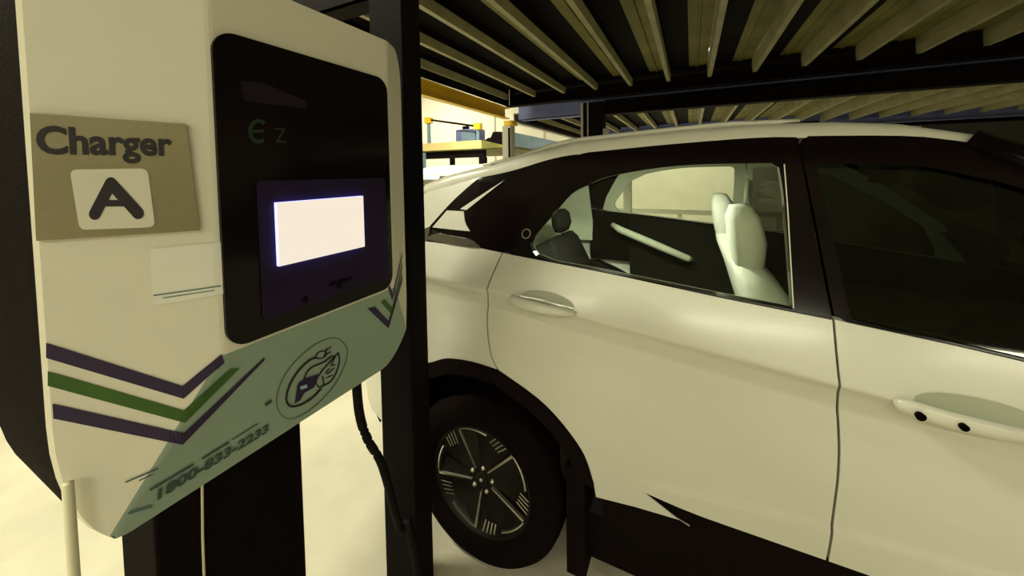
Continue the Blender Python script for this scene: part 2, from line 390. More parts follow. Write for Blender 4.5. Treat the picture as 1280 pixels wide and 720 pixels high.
def rrect(y0, y1, z0, z1, r, n=8):
    P = []
    for cy, cz, a0 in ((y1-r, z1-r, 0), (y0+r, z1-r, 90), (y0+r, z0+r, 180), (y1-r, z0+r, 270)):
        for k in range(n+1):
            a = math.radians(a0+90*k/n); P.append((cy+r*math.cos(a), cz+r*math.sin(a)))
    return P
def slab(name, P, x0, x1, m, parent):                # extrude a (y,z) outline from x0 to x1
    n = len(P); vv = [Lc((x0, a, b)) for a, b in P]+[Lc((x1, a, b)) for a, b in P]
    ff = [tuple(range(n))[::-1], tuple(range(n, 2*n))]+[(i, (i+1) % n, n+(i+1) % n, n+i) for i in range(n)]
    return new(name, vv, ff, m, parent)
bz0, bz1 = H-.311*K, H+.258*K
bezel = slab('bezel_panel', rrect(yL+.001, yR-.010, bz0, bz1, .034), -A-.002, -A+.006, M['bezel'], ch)
XB = -A+.006
fr_in = slab('display_frame', rrect(yL+.058, yR-.03, bz0+.03, H-.008, .01), XB-.001, XB+.004, M['rim_violet'], bezel)
XS = XB+.004
XF = XS+.0086
sy0, sy1 = hit(348, 295, 0, XF).y, hit(455, 275, 0, XF).y
sz1, sz0 = (hit(347, 254.5, 0, XF).z+hit(455, 243.8, 0, XF).z)/2, (hit(349.8, 334.5, 0, XF).z+hit(455, 307.3, 0, XF).z)/2
# display box standing proud of a satin violet-black plate, glowing edge and violet tint added for the screen's halo

slab('glow_edge', [(sy0, sz0), (sy1, sz0), (sy1, sz1), (sy0, sz1)], XS-.001, XS+.008, M['glow'], bezel)
slab('screen', [(sy0, sz0), (sy1, sz0), (sy1, sz1), (sy0, sz1)], XS+.0078, XS+.0086, M['screen'], bezel)
slab('card_slot', rrect(.56*K, .62*K, bz0+.055, bz0+.062, .002, 3), XB+.003, XB+.0055, M['black'], bezel)
for yy, zz in ((.50, .045), (.585, .05)): lathe('indicator_stud', [(0, .003), (.006, .003), (.007, 0)], M['black'], bezel, 16, 'x', Lc((XB+.004, yy*K, bz0+zz)))

# --- prints on the body: strokes and fills drawn over it
def fill(name, pts, m, parent, lift=.0015):          # convex-ish polygon of pixels, cut into a strip grid by its two sides
    P = [Lc(cb(x, y, lift)) for x, y in pts]
    return new(name, P, [tuple(range(len(P)))], m, parent)
def band(name, up, lo, m, parent, n=40, lift=.0015, fn=None):
    fn = fn or cb
    a = resample(up, n); b = resample(lo, n); vv = []
    for p, q in zip(a, b): vv += [Lc(fn(*p, lift)), Lc(fn(*q, lift))]
    return new(name, vv, [(2*i, 2*i+1, 2*i+3, 2*i+2) for i in range(n)], m, parent)
def stroke(name, pts, wpx, m, parent, n=24, lift=.0018, fn=None, closed=False):
    P = resample(pts+([pts[0]] if closed else []), n); up, lo = [], []
    for i, p in enumerate(P):
        a = P[max(i-1, 0)]; b = P[min(i+1, n)]
        if closed and i in (0, n): a, b = P[n-1], P[1]
        dx, dy = b[0]-a[0], b[1]-a[1]; l = math.hypot(dx, dy) or 1
        up.append((p[0]-dy/l*wpx/2, p[1]+dx/l*wpx/2)); lo.append((p[0]+dy/l*wpx/2, p[1]-dx/l*wpx/2))
    fn = fn or cb; vv = []
    for p, q in zip(up, lo): vv += [Lc(fn(*p, lift)), Lc(fn(*q, lift))]
    return new(name, vv, [(2*i, 2*i+1, 2*i+3, 2*i+2) for i in range(n)], m, parent)
def chev(up, lo, m):
    # the two arms separately, so that the bend stays sharp
    band('chevron_stripe', up[:2], lo[:2], m, body); band('chevron_stripe', up[1:], lo[1:], m, body)
chev([(58, 428), (228, 482), (277, 442)], [(58, 447), (229.5, 498), (280, 453)], M['purple'])
chev([(60, 463.4), (229.5, 512.5), (288, 460)], [(60, 481.8), (231, 528), (299, 460)], M['green'])
chev([(66, 503.9), (229.5, 541), (329, 447)], [(67, 522.6), (228, 555.5), (331, 449)], M['purple'])
chev([(458.5, 385), (485.3, 410.5), (502.3, 352)], [(468.5, 383), (485.3, 401), (502.3, 340)], M['purple'])
chev([(475.8, 377.5), (490, 394), (502.3, 335)], [(480.6, 373.7), (490, 384), (502.3, 326)], M['green'])
chev([(484.5, 360), (490, 376), (502.3, 321)], [(486.5, 356), (490.5, 367), (502.3, 314)], M['purple'])

# QR sticker: blank card with its two small lines
qr = [(188, 311), (277, 302.5), (279.5, 367), (191, 382)]
def grid_patch(name, q, m, parent, lift, nu=8, nv=4):
    vv = []
    for j in range(nv+1):
        for i in range(nu+1):
            u, t = i/nu, j/nv
            a = [q[0][k]+(q[1][k]-q[0][k])*u for k in (0, 1)]; b = [q[3][k]+(q[2][k]-q[3][k])*u for k in (0, 1)]
            vv.append(Lc(cb(a[0]+(b[0]-a[0])*t, a[1]+(b[1]-a[1])*t, lift)))
    return new(name, vv, [(j*(nu+1)+i, j*(nu+1)+i+1, (j+1)*(nu+1)+i+1, (j+1)*(nu+1)+i) for j in range(nv) for i in range(nu)], m, parent)
st = grid_patch('sticker', qr, M['paper'], body, .0016)
stroke('print_line', [(192, 369), (276, 357)], 1.6, M['teal_ink'], st, lift=.0022)
stroke('print_line', [(204, 372), (268, 362.5)], 1.2, M['teal_ink'], st, lift=.0022)

# round logo sticker
def z7(L): return [(310+x/5.333, 370+y/5.333) for x, y in L]
def ell(pts): return curve(z7(pts), 6)
outer = ell([(600, 282), (540, 280), (440, 325), (330, 415), (240, 530), (195, 640), (190, 730), (230, 800), (300, 815), (420, 750), (560, 610), (640, 460), (658, 350), (600, 282)])
stroke('logo_ring', outer, .9, M['grey_ink'], body, 60)
stroke('logo_cord', ell([(450, 408), (400, 430), (330, 500), (275, 590), (252, 680), (275, 730), (340, 725), (420, 680), (485, 615)]), 2.6, M['ink'], body, 40)
fill('logo_letter', z7([(335, 575), (372, 548), (468, 518), (440, 606), (372, 645), (345, 695), (308, 714), (318, 650), (325, 600)]), M['purple'], body)
stroke('logo_eye', z7([(345, 612), (390, 596)]), 4.2, M['skyblue'], body, 4, lift=.0022)
stroke('logo_car', ell([(372, 550), (390, 505), (430, 468), (500, 440), (545, 405), (570, 400)]), 2.0, M['ink'], body)
stroke('logo_leaf', ell([(600, 375), (540, 440), (480, 510), (450, 570), (470, 605), (500, 590), (495, 540), (490, 530)]), 1.8, M['ink'], body, 36)
stroke('logo_leaf', ell([(600, 375), (605, 440), (580, 520), (545, 570), (500, 595)]), 1.8, M['ink'], body)
stroke('logo_leaf', z7([(580, 400), (548, 462), (580, 455)]), 1.5, M['ink'], body, 12)
stroke('logo_leaf', z7([(540, 480), (515, 510), (525, 518), (570, 478)]), 1.5, M['ink'], body, 12)
stroke('logo_leaf', z7([(520, 545), (560, 525)]), 1.5, M['ink'], body, 6)
stroke('logo_plug', ell([(450, 410), (455, 385), (480, 368), (505, 365), (520, 375), (510, 400), (480, 415), (450, 410)]), 1.5, M['ink'], body)
stroke('logo_plug', z7([(502, 410), (520, 345)]), 1.5, M['ink'], body, 4)
stroke('logo_plug', z7([(520, 360), (552, 335)]), 1.5, M['ink'], body, 4)
stroke('logo_plug', z7([(515, 392), (550, 368)]), 1.5, M['ink'], body, 4)
stroke('print_mark', [(331, 506), (339, 500)], 4, M['grey_ink'], body, 4)

def text(name, s, p0, xd, yd, size, m, parent, bold=0, spacing=1, fit=None):
    cu = bpy.data.curves.new(name, 'FONT'); cu.body = s; cu.size = 1; cu.offset = bold; cu.space_character = spacing; cu.resolution_u = 4
    t = bpy.data.objects.new(name, cu); COL.objects.link(t); bpy.context.view_layer.update()
    dg = bpy.context.evaluated_depsgraph_get(); me = bpy.data.meshes.new_from_object(t.evaluated_get(dg))
    bpy.data.objects.remove(t); bpy.data.curves.remove(cu)
    xs = [q.co.x for q in me.vertices]; x0, x1 = min(xs), max(xs)
    sx = (fit/(x1-x0)) if fit else size
    for q in me.vertices: q.co = Lc(Vector(p0)+Vector(xd)*((q.co.x-x0)*sx)+Vector(yd)*(q.co.y*size))
    me.materials.clear(); me.materials.append(m)
    o = bpy.data.objects.new(name, me); COL.objects.link(o); o.parent = parent; return o
ey = Vector((0, 1, 0)); gu = -gd
p0 = cb(196, 624); p1 = cb(335, 533)
text('phone_number', '1800-833-2233', p0+nG*.001, ey, gu, .027, M['grey_ink'], body, .04, 1, (p1-p0).length)
stroke('print_line', [(187, 612), (241, 580)], 2.6, M['grey_ink'], body, 6); stroke('print_line', [(252, 573), (286, 552)], 2.4, M['grey_ink'], body, 6); stroke('print_line', [(290, 549), (322, 529)], 1.4, M['grey_ink'], body, 6)
stroke('print_line', [(157, 602), (197, 585)], 1.8, M['grey_ink'], body, 6); stroke('print_line', [(174, 600), (191, 592)], 1.4, M['grey_ink'], body, 6)
stroke('print_line', [(160, 641), (190, 632)], 3, M['teal_ink'], body, 6)
# faint prints on the black panel
def onb(px, py, lift=.0008): return hit(px, py, 0, XB+lift)
arc = [(323+10.5*math.cos(math.radians(a)), 164-13*math.sin(math.radians(a))) for a in range(45, 321, 12)]
stroke('brand_letter', arc, 4.6, M['green_dim'], bezel, 30, .0008, onb); stroke('brand_letter', [(315, 164.5), (330, 163.5)], 3.6, M['green_dim'], bezel, 6, .001, onb)
p0 = onb(344, 178); p1 = onb(358, 177); text('brand_letter', 'Z', p0, ey, (0, 0, 1), .040, M['green_dim'], bezel, 0, 1, (p1-p0).length)
grid = [(300, 101), (330, 104), (384, 127), (384, 136), (305, 126)]
new('brand_block', [Lc(onb(*q)) for q in grid], [tuple(range(5))], M['purple_dim'], bezel)

# sign plate on the wing
sg = empty('sign_plate', (0, 0, 0))
PS = pF+nL*.008
def sp(px, py, lift=0): return hitp(px, py, PS+nL*lift, nL)
q4 = [sp(37, 141.2), sp(232.5, 155), sp(249.5, 288), sp(45, 301.1)]
sg.location = (q4[2]+q4[3])/2
SO = sg.location.copy()
def Ls(v): return Vector(v)-SO
tag(sg, 'brushed metal sign lettered Charger A on the white charger', 'sign')
new('plate', [Ls(p) for p in q4]+[Ls(p-nL*.0065) for p in q4], [(0, 3, 2, 1), (4, 5, 6, 7), (0, 1, 5, 4), (1, 2, 6, 5), (2, 3, 7, 6), (3, 0, 4, 7)], M['sign'], sg)
c = [(87, 212), (184.5, 210.5), (194, 284), (99.5, 287.5)]; rp = []
for i in range(4):
    P, A_, B_ = c[i], c[i-1], c[(i+1) % 4]
    def tow(p, q, d): l = math.dist(p, q); return (p[0]+(q[0]-p[0])*d/l, p[1]+(q[1]-p[1])*d/l)
    a, b = tow(P, A_, 9), tow(P, B_, 9)
    for k in range(6):
        t = k/5; rp.append(tuple(a[j]*(1-t)**2+2*P[j]*t*(1-t)+b[j]*t*t for j in (0, 1)))
new('letter_tile', [Ls(sp(*p, .0015)) for p in rp]+[Ls(sp(*p, .0)) for p in rp], [tuple(range(len(rp)))]+[(i, i+len(rp), (i+1) % len(rp)+len(rp), (i+1) % len(rp)) for i in range(len(rp))], M['tile'], sg)
ORG_keep = ORG; ORG = SO
def spf(px, py, lift): return sp(px, py, lift)
def rstroke(name, pts, wpx, m, parent, lift):        # stroke with round ends
    for a, b in zip(pts, pts[1:]):
        an = math.atan2(b[1]-a[1], b[0]-a[0]); P = []
        for k in range(9): t = an+math.pi/2+math.pi*k/8; P.append((a[0]+math.cos(t)*wpx/2, a[1]+math.sin(t)*wpx/2))
        for k in range(9): t = an-math.pi/2+math.pi*k/8; P.append((b[0]+math.cos(t)*wpx/2, b[1]+math.sin(t)*wpx/2))
        new(name, [Ls(sp(*p, lift)) for p in P], [tuple(range(18))], m, parent); lift += .0002
rstroke('letter_stroke', [(118.5, 267.5), (138.5, 229), (172.5, 266.5)], 15, M['ink'], sg, .002)
rstroke('letter_stroke', [(131, 254), (157, 254)], 8, M['ink'], sg, .0026)
p0 = sp(46, 191, .0015); p1 = sp(216, 194, .0015)
text('sign_word', 'Charger', p0, (p1-p0).normalized(), (0, 0, 1), .0505, M['ink'], sg, .030, 1.0, (p1-p0).length)
ORG = ORG_keep

# stand, cable and pipes
def cbox(name, lo, hi, m, bev=.004): return box(name, Lc(lo), Lc(hi), m, ch, bev)
cbox('stand', (BACK-.16, yL+.012, .015), (BACK+.02, yR-.045, zB+.03), M['black'], .006)
cbox('base_plate', (BACK-.24, yL-.06, 0), (BACK+.08, yR, .015), M['steel_dark'], .003)
cbox('mounting_plate', (BACK-.02, yL-.02, zB+.02), (BACK+.002, yR+.02, zT-.08), M['black'], .003)
pa = cb(443, 478); pa = Vector((-A-.13, pa.y+.02, zB+.01)); d = hit(445, 481, 0, -A-.13)
pa = Vector((-A-.13, d.y, zB+.02)); pb = hit(478, 583, 0, -A-.16); pc = hit(500, 660, 0, -A-.17)
cab = curve([tuple(pa), tuple(hit(449, 515, 0, -A-.13)), tuple(hit(460, 550, 0, -A-.15)), tuple(pb), tuple(pc), (-A-.15, pc.y+.02, .3), (-A-.1, pc.y-.02, .06), (-A-.2, pc.y-.25, .018), (-A-.5, yL+.1, .018)], 6)
cb_o = tube('charging_cable', cab, .0125, M['cable'], None, 10); tag(cb_o, 'thick black charging cable hanging from the charger down to the floor', 'cable')
# conduit at the near lower edge of the charger
q = hitp(86, 622, pF+nL*.02, nL)
cp_ = empty('conduit_pipe', (q.x, q.y, 0)); tag(cp_, 'short cream plastic conduit standing under the near side of the charger', 'pipe')
tube('pipe', [(0, 0, .01), (0, 0, hitp(80, 606, pF+nL*.02, nL).z)], .006, M['pipe'], cp_, 14); tube('collar', [(0, 0, q.z-.16), (0, 0, q.z-.13)], .008, M['pipe'], cp_, 14)
tube('wire', [(0, 0, .0), (.0, .0, .012)], .014, M['black'], cp_, 12)
q = hit(258, 615, 0, BACK+.03)
tag(tube('thin_wire', [(BACK+.028, q.y, zB-.004), (BACK+.026, q.y-.01, q.z-.1), (BACK+.026, q.y-.015, .3), (BACK+.03, q.y-.01, .02)], .003, M['pipe'], None, 6), 'thin cream wire running down the dark stand of the charger', 'wire')

# ================================================================== the white car
YC, HW = 1.12, .90
def off0(z): return YC+interp(z, [.2, .35, .6, .95, 1.13, 1.58], [.06, .03, 0, 0, .062, .265])
def cw(px, py):
    y = YC+.05
    for _ in range(30): p = hit(px, py, 1, y); y = off0(p.z)
    return p
XA = cw(598, 560).x+.0
def cp(px, py): p = cw(px, py); return (p.x-XA, p.z)
def cps(L): return [cp(*q) for q in L]
car = empty('white_car', (XA, YC+HW, 0))
tag(car, 'large white crossover car parked beside the charger under the platform', 'car')
beltP = cps([(540, 302), (590, 306), (628, 315.5), (760, 341), (900, 372), (1042, 400), (1208, 437)])
beltP = [(-.9, beltP[0][1]+.005)]+beltP+[(2.1, .955), (3.5, .80)]
creaP = cps([(540, 342), (612, 357), (760, 401), (900, 440), (1050, 482), (1120, 500)])
creaP = [(-.9, creaP[0][1]+.01)]+creaP+[(2.1, .80), (3.5, .70)]
lowP = cps([(795, 598), (900, 622), (1000, 648)]); lowP = lowP+[(1.6, lowP[-1][1]+.02), (2.2, lowP[-1][1])]
def zb(s): return interp(s, *zip(*beltP))
def zc(s): return interp(s, *zip(*creaP))
def zl(s): return interp(s, *zip(*lowP))
def yside(s, z):
    b, c = zb(s), zc(s)
    if z >= b: o = .062+(z-b)*.44-max(0, z-b-.25)*(-.10)
    elif z >= c: t = (z-c)/(b-c); o = .058*t+.004*t*t
    else:
        d = c-z; o = interp(d, [0, .02, .07, .14, .25, .40, .50], [0, .014, .030, .028, .012, .002, 0])
        if z < .48: o = max(o, 0)+((.48-z)/.26)**2*.07
        if s > lowP[0][0]-.1:
            t = min(1, max(0, (zl(s)-z+.004)/.012)); k = min(1, max(0, (s-lowP[0][0])/.12)); o -= .007*t*k
    w_ = HW-o
    if s < -.1: w_ -= .19*((-.1-s)/.72)**2
    if s > 2.5: w_ -= .26*((s-2.5)/.9)**2
    return w_
def cw(px, py):
    y = YC+.05
    for _ in range(40): p = hit(px, py, 1, y); y = .4*y+.6*(YC+HW-yside(p.x-XA, p.z))
    return p
def coons(B, T, L, R, nu, nv):
    B, T = resample(B, nu), resample(T, nu); L, R = resample(L, nv), resample(R, nv); g = []
    for j in range(nv+1):
        row = []; v_ = j/nv
        for i in range(nu+1):
            u = i/nu
            row.append(tuple((1-v_)*B[i][k]+v_*T[i][k]+(1-u)*L[j][k]+u*R[j][k]-((1-u)*(1-v_)*B[0][k]+u*(1-v_)*B[nu][k]+(1-u)*v_*T[0][k]+u*v_*T[nu][k]) for k in (0, 1)))
        g.append(row)
    return g
def panel(name, g, m, side, parent=None, push=0, depth=.03, smooth=True):
    """grid of (s,z) on the car side, side=-1 right / +1 left, with turned-in edges"""
    nv, nu = len(g)-1, len(g[0])-1; v, f = [], []
    P = lambda s, z, d: (s, side*(yside(s, z)+push-d), z)
    for row in g: v += [P(s, z, 0) for s, z in row]
    idx = lambda j, i: j*(nu+1)+i
    for j in range(nv):
        for i in range(nu): f.append((idx(j, i), idx(j, i+1), idx(j+1, i+1), idx(j+1, i)))
    ring = [(0, i) for i in range(nu)]+[(j, nu) for j in range(nv)]+[(nv, i) for i in range(nu, 0, -1)]+[(j, 0) for j in range(nv, 0, -1)]
    base = len(v)
    if depth:
        v += [P(*g[j][i], .0) for j, i in ring]; v += [P(*g[j][i], depth) for j, i in ring]; n = len(ring)
        for k in range(n): f.append((base+k, base+n+k, base+n+(k+1) % n, base+(k+1) % n))
    if side > 0: f = [q[::-1] for q in f]
    return new(name, v, f, m, parent or car, smooth)
def ringpanel(name, outer, inner, m, side, n=64, depth=.02, parent=None, push=0):
    a = resample(outer+[outer[0]], n)[:-1]; b = resample(inner+[inner[0]], n)[:-1]; v, f = [], []
    P = lambda q, d: (q[0], side*(yside(*q)+push-d), q[1])
    v += [P(q, 0) for q in a]+[P(q, 0) for q in b]+[P(q, depth) for q in b]+[P(q, depth) for q in a]
    for r_ in range(3):
        for k in range(n): f.append((r_*n+k, r_*n+(k+1) % n, (r_+1)*n+(k+1) % n, (r_+1)*n+k))
    return new(name, v, f if side < 0 else [q[::-1] for q in f], m, parent or car)
def strip(a, b, n=14): return resample([a, b], n)
G = .0028
gapB = cps([(1041, 648), (1049, 560), (1050, 482), (1042, 400)])
SB = cp(880, 647)[1]                                 # bottom edge of the doors
gapB = curve([(gapB[0][0]-.012, SB)]+gapB, 8)
gapR = curve(cps([(622, 462), (613, 440), (609, 400), (611, 355), (628, 316)]), 8)
archF = curve(cps([(622, 462), (680, 505), (725, 560), (742, 605)]), 8)
A1 = archF[-1]
wedge = cp(805, 615.5)
def shift(P, d): return [(s+d, z) for s, z in P]
def beltline(s0, s1, n=14): return [(s0+(s1-s0)*i/n, zb(s0+(s1-s0)*i/n)) for i in range(n+1)]
arc_top = curve(cps([(543, 452), (560, 448), (590, 452), (622, 462)]), 6)
rearw = [(-.43, .36), (-.425, .45), (-.385, .58), (-.31, .69)]
archR = curve(rearw+[arc_top[0]], 6)+arc_top[1:]
for sd in (-1, 1):
    # rear door
    Lg = shift(gapR, G); Rg = shift(gapB, -G)
    dbot = cp(880, 647)
    g = coons(archF+[wedge, dbot, (Rg[0][0], SB)], beltline(Lg[-1][0], Rg[-1][0]), Lg, Rg, 70, 80)
    g[-1] = [(s, z-.001) for s, z in g[-1]]
    rd = panel('rear_door', g, M['paint'], sd)
    # front door
    s1 = 2.06; fgap = curve([(s1-.05, SB), (s1, .62), (s1+.02, .80), (s1-.02, zb(s1))], 8)
    Lg2 = shift(gapB, G)
    g = coons([Lg2[0], (fgap[0][0], SB)], beltline(Lg2[-1][0], fgap[-1][0]), Lg2, shift(fgap, -G), 50, 80)
    fd = panel('front_door', g, M['paint'], sd)
    # quarter panel
    zr = .34
    g = coons([(-.70, zr), (-.43, zr)]+archR[1:], beltline(-.70, gapR[-1][0]-G), [(-.70, zr), (-.70, zb(-.7))], shift(gapR, -G), 60, 60)
    panel('quarter_panel', g, M['paint'], sd)
    # front fender with its arch
    WB = 2.58
    fa = [(WB-.43*math.cos(math.radians(a)), .345+.43*math.sin(math.radians(a))) for a in range(0, 181, 9)]
    lower = [(fgap[0][0]+G, SB-.05), (WB-.43, .36)]+fa[1:-1]+[(WB+.43, .36), (3.18, .40)]
    g = coons(lower, beltline(fgap[-1][0]+G, 3.12), [(fgap[0][0]+G, SB-.05)]+shift(fgap, G)[1:], [(3.18, .40), (3.16, .6), (3.12, zb(3.12))], 70, 40)
    panel('front_fender', g, M['paint'], sd)
    # rocker lip and black side moulding
    top = [(A1[0], A1[1]+.0), (wedge[0]-.004, wedge[1]+.0)]+cps([(845, 648)]); s2 = top[-1][0]
    top = top+[(s2+.035, top[-1][1]-.009)]
    bot = cps([(745, 622), (850, 651)]); bot = bot+[(s2+.035, top[-1][1]-.002)]
    g = coons(bot, top, [bot[0], top[0]], [bot[-1], top[-1]], 60, 8)
    panel('rocker_panel', g, M['paint'], sd, push=-.002, depth=.003)
    g = coons([(A1[0]+.004, A1[1]-.02), (wedge[0]-.01, wedge[1]-.012)], [(A1[0]-.004, A1[1]+.03), (wedge[0]-.01, wedge[1]+.03)], [(A1[0]+.004, A1[1]-.02), (A1[0]-.004, A1[1]+.03)], [(wedge[0]-.01, wedge[1]-.012), (wedge[0]-.01, wedge[1]+.03)], 10, 6)
    panel('rocker_backing', g, M['paint'], sd, push=-.004, depth=0)
    m0 = A1[0]+.02; m1 = WB-.42; zt = SB+.05
    g = coons([(m0, .20), (m1, .20)], [(m0, zt), (m1, zt)], [(m0, .20), (m0, zt)], [(m1, .20), (m1, zt)], 30, 14)
    panel('side_moulding', g, M['black'], sd, push=-.028, depth=.02)
    # wheel arch mouldings and liners
    for cx_, pts in ((0, archR+archF[1:]), (WB, [(WB-.43, .36)]+fa[1:-1]+[(WB+.43, .36)])):
        inn = []
        for s, z in pts:
            dx, dz = s-cx_, z-.335; l = math.hypot(dx, dz); inn.append((cx_+dx*(l-.055)/l, .335+dz*(l-.055)/l))
        n = 40; a = resample(pts, n); b = resample(inn, n)
        g = [a, b] if sd < 0 else [a, b]
        panel('arch_moulding', g, M['black'], sd, push=.004, depth=.05, smooth=False)
        v, f = [], []
        for (s, z) in b: v += [(s, sd*(yside(s, z)-.03), z), (s, sd*.42, z)]
        for k in range(n): f.append((2*k, 2*k+1, 2*k+3, 2*k+2))
        new('wheel_liner', v, f, M['black'], car)
        lathe('liner_disc', [(0, 0), (.37, 0), (.385, .004), (.37, .008), (0, .008)], M['black'], car, 32, 'y', (cx_, sd*.63-.004, .46))
    box('mud_flap', (.335, sd*(HW-.13)-.10, .12), (.40, sd*(HW-.13)+.10, .50), M['black'], car, .003)
    # inner door shell that closes the gaps
    g = coons([(.47, .34), (fgap[0][0], .34)], beltline(.47, fgap[0][0]), [(.47, .34), (.47, zb(.47))], [(fgap[0][0], .34), (fgap[0][0], zb(fgap[0][0]))], 24, 16)
    panel('inner_door_shell', g, M['black'], sd, push=-.045, depth=0)
    g = coons([(.0, .80), (.52, .80)], beltline(.0, .52), [(0, .80), (0, zb(0))], [(.52, .80), (.52, zb(.52))], 10, 10)
    panel('inner_door_shell', g, M['black'], sd, push=-.045, depth=0)

    # ---- upper side: roof rail line, frames, glass
    rb = cps([(600, 222), (640, 213), (700, 195), (760, 188), (853, 179), (960, 171.5), (1110, 169.5), (1184, 174)])
    RB = curve([(-.36, rb[0][1]-.075), (-.22, rb[0][1]-.03)]+rb+[(1.46, 1.52)], 8)
    def zrb(s): return interp(s, *zip(*RB))
    def rbl(s0, s1, n=14): return [(s0+(s1-s0)*i/n, zrb(s0+(s1-s0)*i/n)) for i in range(n+1)]
    hat = cps([(537, 284), (568, 250), (600, 222)])
    pr = cps([(632, 316), (650, 280), (682, 235), (722, 193)])
    g = coons([hat[0], (-.1, zb(-.1)), pr[0]], rbl(hat[-1][0], pr[-1][0]), curve(hat, 6), curve(pr, 6), 40, 30)
    panel('pillar_panel', g, M['black_gloss'], sd, depth=.03)
    # silver strip round the small rear pane, the lamp tip and the round badge
    sq = cps([(583.5, 262.5), (626, 229)]); st2 = cps([(576, 261), (631, 225)])
    g = [resample(sq, 12), resample(st2, 12)]
    panel('pillar_strip', g, M['paint'], sd, push=.004, depth=.006)
    g = coons(cps([(541, 284), (588, 289)]), cps([(559, 263), (580, 264)]), cps([(541, 284), (559, 263)]), curve(cps([(588, 289), (582, 278), (580, 264)]), 5), 14, 10)
    panel('pillar_reflection', g, M['paint'], sd, push=.003, depth=.004)  # pale patch painted in for the bright reflection on the gloss pillar
    g = [resample(cps([(533, 299), (560, 304), (586, 308.5), (600, 309.5)]), 14), resample(cps([(534, 296), (548, 291), (590, 299), (601, 308)]), 14)]
    panel('tail_lamp', g, M['lens'], sd, push=.006, depth=.012)
    bc = cp(658, 292); ring_o = [(bc[0]+.017*math.cos(a*math.pi/12), bc[1]+.017*math.sin(a*math.pi/12)) for a in range(24)]
    ring_i = [(bc[0]+.0145*math.cos(a*math.pi/12), bc[1]+.0145*math.sin(a*math.pi/12)) for a in range(24)]
    ringpanel('round_badge', ring_o, ring_i, M['chrome'], sd, 24, .002, push=.003)
    # rear door frame and glass
    win = cps([(668, 319), (664, 300), (690, 268), (712, 243), (735, 231), (760, 221), (815, 211), (870, 206), (973, 203.5), (979, 240), (985, 310), (991, 387)])
    win = curve(win[:9], 5)+win[9:]; win = win+[(s, z+.004) for s, z in beltline(win[-1][0], win[0][0], 10)[1:-1]]
    fo = pr+rbl(pr[-1][0], gapB[-1][0]-.035)[1:]+[(gapB[-1][0]-.02, 1.3), (gapB[-1][0]-G, zb(gapB[-1][0]))]+beltline(gapB[-1][0], pr[0][0], 20)[1:-1]
    def align(o_, i_):                               # same start and even angle spacing
        cx = sum(q[0] for q in i_)/len(i_); cz = sum(q[1] for q in i_)/len(i_); res = []
        for P in (o_, i_):
            Q = resample(P+[P[0]], 600)[:-1]; out = []
            an = [math.atan2((q[1]-cz)*2.2, q[0]-cx) for q in Q]
            for k in range(96):
                t = -math.pi+2*math.pi*k/96; out.append(Q[min(range(600), key=lambda j: abs(math.atan2(math.sin(an[j]-t), math.cos(an[j]-t))))])
            res.append(out)
        return res
    def framed(nm, o_, i_, gm):
        a, b = align(o_, i_); v, f = [], []; n = len(a)
        for L_, d in ((a, 0), (b, 0), (b, .014), (b, .03), (a, .03)): v += [(s, sd*(yside(s, z)-d), z) for s, z in L_]
        for r_ in range(4):
            for k in range(n): f.append((r_*n+k, r_*n+(k+1) % n, (r_+1)*n+(k+1) % n, (r_+1)*n+k))
        fr = new(nm+'_window_frame', v, f if sd < 0 else [q[::-1] for q in f], M['black_gloss'], car)
        v = [(s, sd*(yside(s, z)-.012), z) for s, z in b]; cx = sum(q[0] for q in b)/n; cz = sum(q[1] for q in b)/n
        mid = [(cx+(s-cx)*.5, cz+(z-cz)*.5) for s, z in b]; v += [(s, sd*(yside(s, z)-.012), z) for s, z in mid]; v.append((cx, sd*(yside(cx, cz)-.012), cz))
        f = [(k, (k+1) % n, n+(k+1) % n, n+k) for k in range(n)]+[(n+k, n+(k+1) % n, 2*n) for k in range(n)]
        new(nm+'_window_glass', v, f, gm, fr, True)
        # pale lining on the inner face
        v = []
        for L_, d in ((a, .034), (b, .034)): v += [(s, sd*(yside(s, z)-d), z) for s, z in L_]
        new(nm+'_window_lining', v, [(k, (k+1) % n, n+(k+1) % n, n+k) for k in range(n)], M['trim'], fr)
    framed('rear', fo, win, M['glass'])
    sB = gapB[-1][0]
    ap = [(1.40, zrb(1.40)), (1.62, 1.40), (1.90, 1.20), (2.04, zb(2.04))]
    fo2 = [(sB+G, zb(sB)), (sB-.012, 1.3)]+rbl(sB-.03, 1.40)+ap[1:]+beltline(2.04, sB, 24)[1:-1]
    wi2 = [(sB+.035, zb(sB)+.004), (sB+.02, 1.3), (sB+.005, zrb(sB)-.085)]+[(s, z-.085) for s, z in rbl(sB+.1, 1.30, 8)]+[(1.42, 1.44), (1.66, 1.30), (1.84, 1.16), (1.93, zb(1.93)+.006)]+[(s, z+.004) for s, z in beltline(1.93, sB+.035, 10)[1:-1]]
    framed('front', fo2, wi2, M['dark_glass'])
    g = coons([(sB-.09, zb(sB)), (sB+.07, zb(sB))], [(sB-.09, zrb(sB)+.01), (sB+.07, zrb(sB)+.01)], [(sB-.09, zb(sB)), (sB-.09, zrb(sB)+.01)], [(sB+.07, zb(sB)), (sB+.07, zrb(sB)+.01)], 6, 16)
    g = [[(s-.02*(j/16), z) for s, z in row] for j, row in enumerate(g)]
    panel('pillar_backing', [[(sB-.035+(s-sB)*.35-.012*(j/16), z) for s, z in row] for j, row in enumerate(g)], M['black'], sd, push=-.008, depth=0)
    # chrome line at the rear edge of the rear glass
    a = cps([(979.5, 205), (986, 300), (991, 385)]); b = cps([(981, 205), (987.5, 300), (992.5, 385)])
    panel('window_seal', [resample(a, 12), resample(b, 12)], M['trim'], sd, push=.002, depth=.004)
